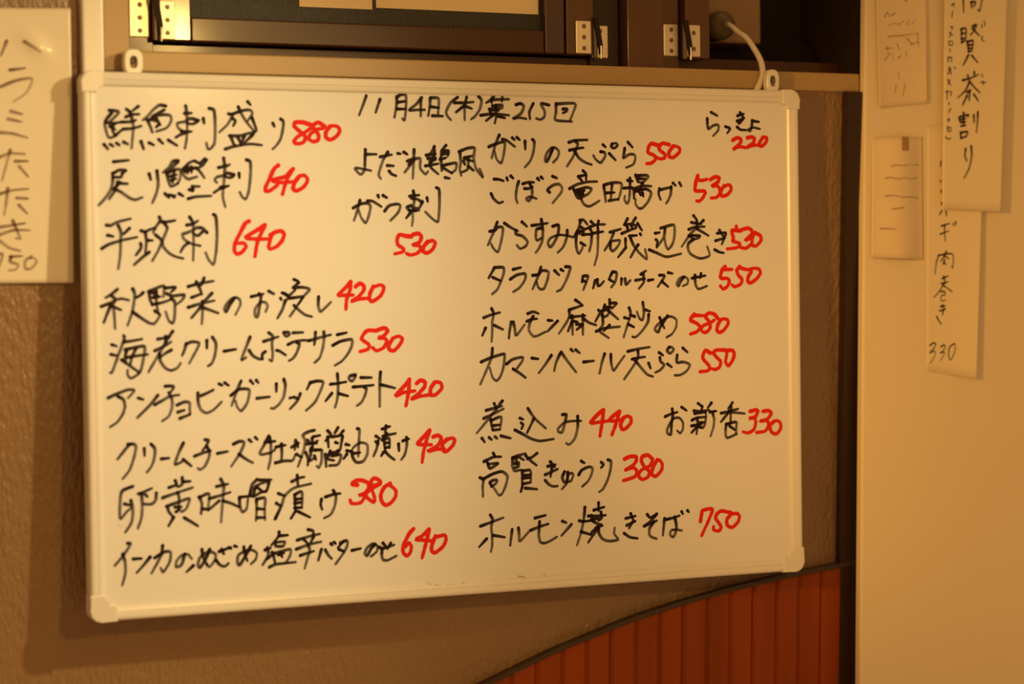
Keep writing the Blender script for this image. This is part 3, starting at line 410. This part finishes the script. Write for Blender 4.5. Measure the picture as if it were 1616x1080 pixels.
# moulded rail: (distance in from the outer edge, y)
PROF = [(0.0, 0.015), (0.0, 0.0), (0.0006, -0.0028), (0.0022, -0.0046), (0.0045, -0.0052), (0.0086, -0.0048), (0.0094, -0.0036), (0.0102, -0.0043), (0.0140, -0.0034), (0.0158, -0.0016), (0.0160, 0.0004), (0.0160, 0.015)]
def rail(side):
    bm = bmesh.new(); rows = []
    for s in (-1, 1):
        row = []
        for d, y in PROF:
            if side in ('top', 'bottom'):
                z = (H2 - d) * (1 if side == 'top' else -1); row.append(bm.verts.new((s * (W2 - 0.020), y, z)))
            else:
                x = (W2 - d) * (1 if side == 'right' else -1); row.append(bm.verts.new((x, y, s * (H2 - 0.020))))
        rows.append(row)
    n = len(PROF)
    for i in range(n):
        bm.faces.new((rows[0][i], rows[0][(i + 1) % n], rows[1][(i + 1) % n], rows[1][i]))
    bm.faces.new(rows[0]); bm.faces.new(rows[1])
    o = part('frame_rail', bm, M['white_plastic'], board)
    return o
for s in ('top', 'bottom', 'left', 'right'): rail(s)
for sx in (-1, 1):
    for sz in (-1, 1):
        # corner cap: an L shape with a rounded outer corner, proud of the rails
        big = 0.030 if sz < 0 else 0.024
        r = 0.012; out = []
        ox, oz = W2 + 0.0006, H2 + 0.0006
        for k in range(9):
            an = math.pi / 2 * k / 8
            out.append((ox - r + r * math.sin(an), oz - r + r * math.cos(an)))
        pts = [(ox - big, oz)] + out + [(ox, oz - big), (ox - 0.0175, oz - big), (ox - 0.0175, oz - 0.0175), (ox - big, oz - 0.0175)]
        pts = [(sx * x, sz * z) for x, z in pts]
        bm = bmesh.new(); prism(bm, pts, -0.0062, 0.0155)
        es = [e for e in bm.edges if all(v.co.y < -0.006 for v in e.verts)]
        bmesh.ops.bevel(bm, geom=es, offset=0.0016, segments=2, profile=0.5, affect='EDGES')
        part('corner_cap', bm, M['white_plastic'], board)
for cx, tw in ((-0.3903, 0.0108), (0.4180, 0.0090)):
    # hanging tab: upright oval with a long hole through it
    bm = bmesh.new(); n = 32; rings = []
    zc, hh = 0.3115, 0.0145
    def oval(a, b, k):
        c, s = math.cos(2 * math.pi * k / n), math.sin(2 * math.pi * k / n)
        return a * math.copysign(abs(c) ** 0.7, c), b * math.copysign(abs(s) ** 0.7, s)
    for (a, b, y) in ((0.0040, 0.0066, 0.012), (0.0040, 0.0066, 0.0035), (0.0046, 0.0072, 0.0025), (tw - 0.0014, hh - 0.0014, 0.0025), (tw, hh, 0.0040), (tw, hh, 0.012)):
        rings.append([bm.verts.new((cx + oval(a, b, k)[0], y, zc + oval(a, b, k)[1])) for k in range(n)])
    for i in range(len(rings)):
        for k in range(n):
            j = (i + 1) % len(rings)
            bm.faces.new((rings[i][k], rings[i][(k + 1) % n], rings[j][(k + 1) % n], rings[j][k]))
    part('hanging_tab', bm, M['white_plastic'], board)
    bm = bmesh.new()
    lathe_y(bm, cx, zc + 0.0015, [(0.0060, 0.0008), (0.0045, 0.0030), (0.0040, 0.0034), (0.0062, 0.0036), (0.0075, 0.0018), (SILL + 0.004, 0.0016)])
    o = from_bm('hanging_screw', bm, M['screw'], origin=(cx, SILL, zc))
    tag(o, 'dark screw through the %s hanging tab of the whiteboard' % ('left' if cx < 0 else 'right'), 'screw', 'screws the whiteboard hangs from')

flat = lambda x, z: 0.0
for kind, text, blocks in parse(BOARD):
    if kind == 'K':
        ink('menu_text', blocks, 0.0, 0.0038, M['ink_black'], board, flat, 0.80, 'black handwriting ' + text, fade=0.36)
    else:
        ink('price', blocks, 0.0, 0.0048, M['ink_red'], board, flat, 0.88, 'red handwritten price ' + text, fade=0.06)
SMUDGES = '162,944,1|0,0 3,3;4,5 10,8;3,8 12,9|673,918,1|0,0 6,5;12,5 22,6;30,5 42,4;55,1 60,4|857,905,1|0,0 3,5|817,909,1|0,0 10,2|1015,903,1|0,0 5,4|1240,880,1|0,0 -3,8;-6,10 -8,18;-10,16 -14,22|186,828,1|0,0 6,4'
f = SMUDGES.split('|')
for i in range(0, len(f), 2):
    ink('ink_smudge', [(tuple(float(v) for v in f[i].split(',')), f[i + 1])], 0.0, 0.0014, M['smudge'], board, flat, 0.6, 'faint old ink smudge by the frame', base=0.0034)

# ------------------------------------------------------------------ papers
def sheet(name, corners, ybase, curl, material, label, cat, group=None, nu=28, nv=20, thick=0.0003):
    """corners (x, z): top left, top right, bottom right, bottom left; curl(u, v) = height off the wall"""
    tl, tr, br, bl = corners
    def pos(u, v):
        x = (tl[0] * (1 - u) + tr[0] * u) * (1 - v) + (bl[0] * (1 - u) + br[0] * u) * v
        z = (tl[1] * (1 - u) + tr[1] * u) * (1 - v) + (bl[1] * (1 - u) + br[1] * u) * v
        return x, z
    cx, cz = pos(0.5, 0.5)
    root = bpy.data.objects.new(name, None); C.objects.link(root); root.location = (cx, ybase, bl[1] + ZB); root.empty_display_size = 0.02
    tag(root, label, cat, group)
    bm = bmesh.new()
    F = []; B = []
    for i in range(nu + 1):
        fr, bk = [], []
        for j in range(nv + 1):
            x, z = pos(i / nu, j / nv); y = ybase - curl(i / nu, j / nv)
            fr.append(bm.verts.new((x, y - thick, z))); bk.append(bm.verts.new((x, y, z)))
        F.append(fr); B.append(bk)
    for i in range(nu):
        for j in range(nv):
            bm.faces.new((F[i][j], F[i][j + 1], F[i + 1][j + 1], F[i + 1][j]))
            bm.faces.new((B[i][j], B[i + 1][j], B[i + 1][j + 1], B[i][j + 1]))
    for i in range(nu):
        bm.faces.new((F[i][0], F[i + 1][0], B[i + 1][0], B[i][0])); bm.faces.new((F[i][nv], B[i][nv], B[i + 1][nv], F[i + 1][nv]))
    for j in range(nv):
        bm.faces.new((F[0][j], B[0][j], B[0][j + 1], F[0][j + 1])); bm.faces.new((F[nu][j], F[nu][j + 1], B[nu][j + 1], B[nu][j]))
    part('paper_sheet', bm, material, root, smooth=True)
    def surf(x, z):
        v = min(1, max(0, (tl[1] - z) / (tl[1] - bl[1])))
        xl = tl[0] + (bl[0] - tl[0]) * v; xr = tr[0] + (br[0] - tr[0]) * v
        u = min(1, max(0, (x - xl) / (xr - xl)))
        return ybase - curl(u, v) - thick
    return root, surf
PT = {k: (blocks) for k, text, blocks in [(p[0], p[1], p[2]) for p in parse('\n'.join(l[0] + '||' + l[2:] for l in PAPERS.strip().splitlines()))]}

sh, sf = sheet('menu_sheet', [(-0.615, 0.3655), (-0.4555, 0.3693), (-0.4543, 0.0705), (-0.615, 0.0715)], WALL - 0.0006, lambda u, v: 0.009 * u ** 2 + 0.002 * (1 - v) ** 2 - LEAN * max(0.0, 0.3030 - (0.368 - 0.297 * v)) + 0.0035 * math.exp(-((v - 0.13 - 0.25 * (u - 0.75)) / 0.035) ** 2 - ((u - 0.76) / 0.09) ** 2), M['laminate'],
               'laminated white menu sheet with thin brown writing on the wall left of the whiteboard', 'menu sheet', nu=60, nv=60)
ink('menu_text', PT['L'], WALL - 0.001, 0.0036, M['ink_brown'], sh, sf, 0.6, 'thin brown handwriting ハラミたたき 750', base=0.0003)

sh, sf = sheet('note_paper', [(0.5733, 0.4415), (0.6502, 0.4447), (0.6497, 0.2898), (0.5764, 0.2818)], PIER - 0.0006, lambda u, v: 0.0025 * abs(2 * u - 1) ** 3 + 0.001 * v, M['old_paper'],
               'small yellowed note with faint scribbles, topmost at the left edge of the cream wall', 'note', 'small notes on the cream wall')
ink('scribble', PT['A'], PIER, 0.0024, M['ink_faint'], sh, sf, 0.7)
sh, sf = sheet('printed_note', [(0.5675, 0.2437), (0.6434, 0.2465), (0.6436, 0.0882), (0.5630, 0.0912)], PIER - 0.0006, lambda u, v: 0.009 * math.sin(min(1, u * 1.05) * math.pi) ** 1.3 * (0.5 + 0.5 * u) + 0.002 * v * (1 - u), M['old_paper'],
               'small bulging yellowed note with faint printed lines, below the scribbled note on the cream wall', 'note', 'small notes on the cream wall')
for ln in PT['B'][0][1].split(';'):
    ink('printed_line', [(PT['B'][0][0], ln)], PIER, 0.0022, M['ink_faint'], sh, sf, 0.9)
bm = bmesh.new()
for i in range(6):
    z0, z1 = 0.2458 - i * 0.003, 0.2458 - (i + 1) * 0.003
    a, b = 0.6075, 0.6185
    vs = [bm.verts.new((xx, sf(xx, zz) - 0.0005, zz)) for xx, zz in ((a, z0), (b, z0), (b, z1), (a, z1))]
    bm.faces.new(vs)
part('tape', bm, M['tape'], sh)
sh, sf = sheet('menu_strip', [(0.6513, 0.2613), (0.7391, 0.2695), (0.7208, -0.0677), (0.6470, -0.0558)], PIER - 0.0006, lambda u, v: 0.0065 * u ** 2.2 * (0.5 + 0.5 * v), M['paper'],
               'long hanging paper strip on the cream wall ending in the price 330', 'menu strip', 'handwritten menu strips on the cream wall')
cut = PT['C'][2][1].split(';')
ink('dotted_text', [PT['C'][0]], PIER - 0.001, 0.0020, M['ink_pen'], sh, sf, 0.7, base=0.0003)
ink('menu_text', [PT['C'][1], (PT['C'][2][0], ';'.join(cut[:5]))], PIER - 0.001, 0.0022, M['ink_pen'], sh, sf, 0.7, 'thin black handwriting ギ肉巻き', base=0.0003)
ink('price', [(PT['C'][2][0], ';'.join(cut[5:]))], PIER - 0.001, 0.0020, M['ink_pen'], sh, sf, 0.7, 'thin black price 330', base=0.0003)
sh, sf = sheet('menu_strip', [(0.6746, 0.4482), (0.7719, 0.4523), (0.7580, 0.1497), (0.6687, 0.1536)], PIER - 0.0085, lambda u, v: 0.003 * u ** 2.2 - 0.006 * (1 - u) * v * 0.2, M['paper'],
               'wide paper strip with large black characters overlapping the longer strip on the cream wall', 'menu strip', 'handwritten menu strips on the cream wall')
ink('menu_text', PT['T'], PIER - 0.010, 0.0030, M['ink_pen'], sh, sf, 0.72, 'large black brush characters', base=0.0003)
t0, t1, t2 = [(h, b.split(';')) for h, b in PT['t']]
for nm, blk in (('small_text', [(t0[0], ';'.join(t0[1][3:])), (t1[0], ';'.join(t1[1][:-3])), (t2[0], ';'.join(t2[1]))]), ('reading_gloss', [(t0[0], ';'.join(t0[1][:3]))]), ('reading_gloss', [(t1[0], ';'.join(t1[1][-3:]))])):
    ink(nm, blk, PIER - 0.010, 0.0016, M['ink_pen'], sh, sf, 0.8, base=0.0003, fade=0.5)

# ------------------------------------------------------------------ window sashes, hinges, outlet
sash = empty('window_sash', (-0.10, 0.06, 0.3413), 'wide brown wooden window sash with dark patterned glass above the whiteboard', 'window sash', 'hinged window sashes')
bm = bmesh.new()
box(bm, -0.3496, -0.3118, 0.048, 0.072, 0.3413, 0.75, 0.002)
part('stile', bm, M['sash_wood'], sash)
bm = bmesh.new(); box(bm, 0.1275, 0.1530, 0.048, 0.072, 0.3413, 0.75, 0.002)
part('stile', bm, M['sash_wood'], sash)
bm = bmesh.new(); box(bm, -0.3118, 0.1275, 0.050, 0.072, 0.3413, 0.3692, 0.002)
part('bottom_rail', bm, M['rail_wood'], sash)
bm = bmesh.new(); box(bm, -0.3125, 0.1280, 0.060, 0.066, 0.3680, 0.75)
part('glass_panel', bm, M['obscure_glass'], sash)
ns = empty('window_sash', (0.173, 0.06, 0.3413), 'narrow brown wooden sash stile carrying the middle hinge beside the wide sash', 'window sash', 'hinged window sashes')
bm = bmesh.new(); box(bm, 0.1560, 0.1925, 0.048, 0.072, 0.3413, 0.75, 0.002)
part('stile', bm, M['post_wood'], ns)
rs = empty('window_sash', (0.336, 0.06, 0.3413), 'dark brown wooden sash stile next to the grey plug', 'window sash', 'hinged window sashes')
bm = bmesh.new(); box(bm, 0.3185, 0.3529, 0.046, 0.072, 0.3413, 0.75, 0.002)
part('stile', bm, M['post_wood'], rs)

def hinge(parent, leaves, zb, zt, ypl, pin):
    """two drilled leaves and a round pin between them; every screw its own small mesh"""
    h = None
    for k, (x0, x1, y, dz, ns_) in enumerate(leaves):
        bm = bmesh.new(); box(bm, x0, x1, y - 0.0022, y, zb - dz, zt - dz, 0.0012, 2)
        if h is None: h = part('hinge', bm, M['hinge_metal'], parent)
        else: part('hinge_leaf', bm, M['hinge_metal'], h)
        for j in range(ns_):
            zc = zb - dz + (zt - zb) * (j + 0.5) / ns_
            b2 = bmesh.new(); lathe_y(b2, x0 + (x1 - x0) * 0.52, zc, [(y - 0.0031, 0.0012), (y - 0.0029, 0.0024), (y - 0.0020, 0.0030)], 14)
            part('screw', b2, M['screw'], h)
    bm = bmesh.new(); tube(bm, [(pin, ypl - 0.004, zb - 0.004), (pin, ypl - 0.004, zt)], 0.0030, 12)
    part('hinge_pin', bm, M['screw'], h)
    bm = bmesh.new(); prism(bm, [(pin - 0.0045, zt + 0.004), (pin + 0.0020, zt + 0.004), (pin + 0.0078, zb + 0.012), (pin + 0.0058, zb - 0.006), (pin + 0.0030, zb + 0.006)], ypl - 0.0095, ypl - 0.0062)
    part('hinge_arm', bm, M['recess'], h)
    bm = bmesh.new(); tube(bm, [(pin + 0.0055, ypl - 0.0085, zb - 0.0055), (pin + 0.0055, ypl - 0.0085, zb + 0.010)], 0.0014, 10)
    part('hinge_tip', bm, M['hinge_metal'], h)
hinge(wf, [(-0.3806, -0.3570, 0.060, 0.0, 3), (-0.3490, -0.3314, 0.048, 0.003, 3)], 0.3455, 0.3890, 0.052, -0.3535)
hinge(ns, [(0.1675, 0.1885, 0.048, 0.0, 3), (0.1965, 0.2191, 0.064, 0.003, 3)], 0.3425, 0.3825, 0.052, 0.1943)
hinge(rs, [(0.3188, 0.3382, 0.046, 0.001, 2), (0.2919, 0.3123, 0.056, 0.0, 3)], 0.3440, 0.3835, 0.048, 0.3163)

def glass_paper(x0, x1, zb, label):
    bm = bmesh.new(); box(bm, x0, x1, 0.0588, 0.0597, zb, 0.55)
    tag(from_bm('posted_paper', bm, M['old_paper'], origin=((x0 + x1) / 2, 0.059, zb)), label, 'paper', 'papers stuck on the sash glass')
glass_paper(-0.1800, -0.0905, 0.3872, 'blank yellowed paper on the dark glass, the left one of two')
glass_paper(-0.0855, 0.1235, 0.3895, 'wide blank yellowed paper on the dark glass, the right one of two')

bm = bmesh.new(); box(bm, 0.3760, 0.4640, 0.110, 0.1655, 0.3700, 0.49, 0.003)
pl = from_bm('outlet_plate', bm, M['plate'], origin=(0.42, 0.165, 0.37))
tag(pl, 'beige outlet plate in the dark recess behind the plug', 'outlet')
plug = empty('power_plug', (0.385, 0.09, 0.385), 'round grey plug with white cable running down behind the whiteboard', 'plug')
bm = bmesh.new()
lathe_y(bm, 0.3916, 0.3890, [(0.1105, 0.0185), (0.088, 0.0190), (0.080, 0.0175), (0.074, 0.0120), (0.070, 0.0060), (0.066, 0.0052)], 28)
part('plug_body', bm, M['plug'], plug, smooth=True)
cab = [(0.3916, 0.068, 0.3885), (0.3935, 0.060, 0.3840), (0.3975, 0.054, 0.3775), (0.4034, 0.043, 0.3688), (0.4096, 0.032, 0.3520), (0.4130, 0.024, 0.3370), (0.4128, 0.0200, 0.3232), (0.4100, 0.0195, 0.3128), (0.4045, 0.0195, 0.3024), (0.3976, 0.0195, 0.2873), (0.392, 0.020, 0.265)]
line = []
for i in range(len(cab) - 1):
    a, b, c, d = (Vector(cab[max(i - 1, 0)]), Vector(cab[i]), Vector(cab[i + 1]), Vector(cab[min(i + 2, len(cab) - 1)]))
    for k in range(6):
        t = k / 6
        line.append(tuple(0.5 * ((2 * b) + (c - a) * t + (2 * a - 5 * b + 4 * c - d) * t * t + (3 * b - a - 3 * c + d) * t ** 3)))
line.append(cab[-1])
bm = bmesh.new(); tube(bm, line, [0.0030 + 0.0012 * min(1, i / 45) for i in range(len(line))], 12)
part('cable', bm, M['cable'], plug, smooth=True)
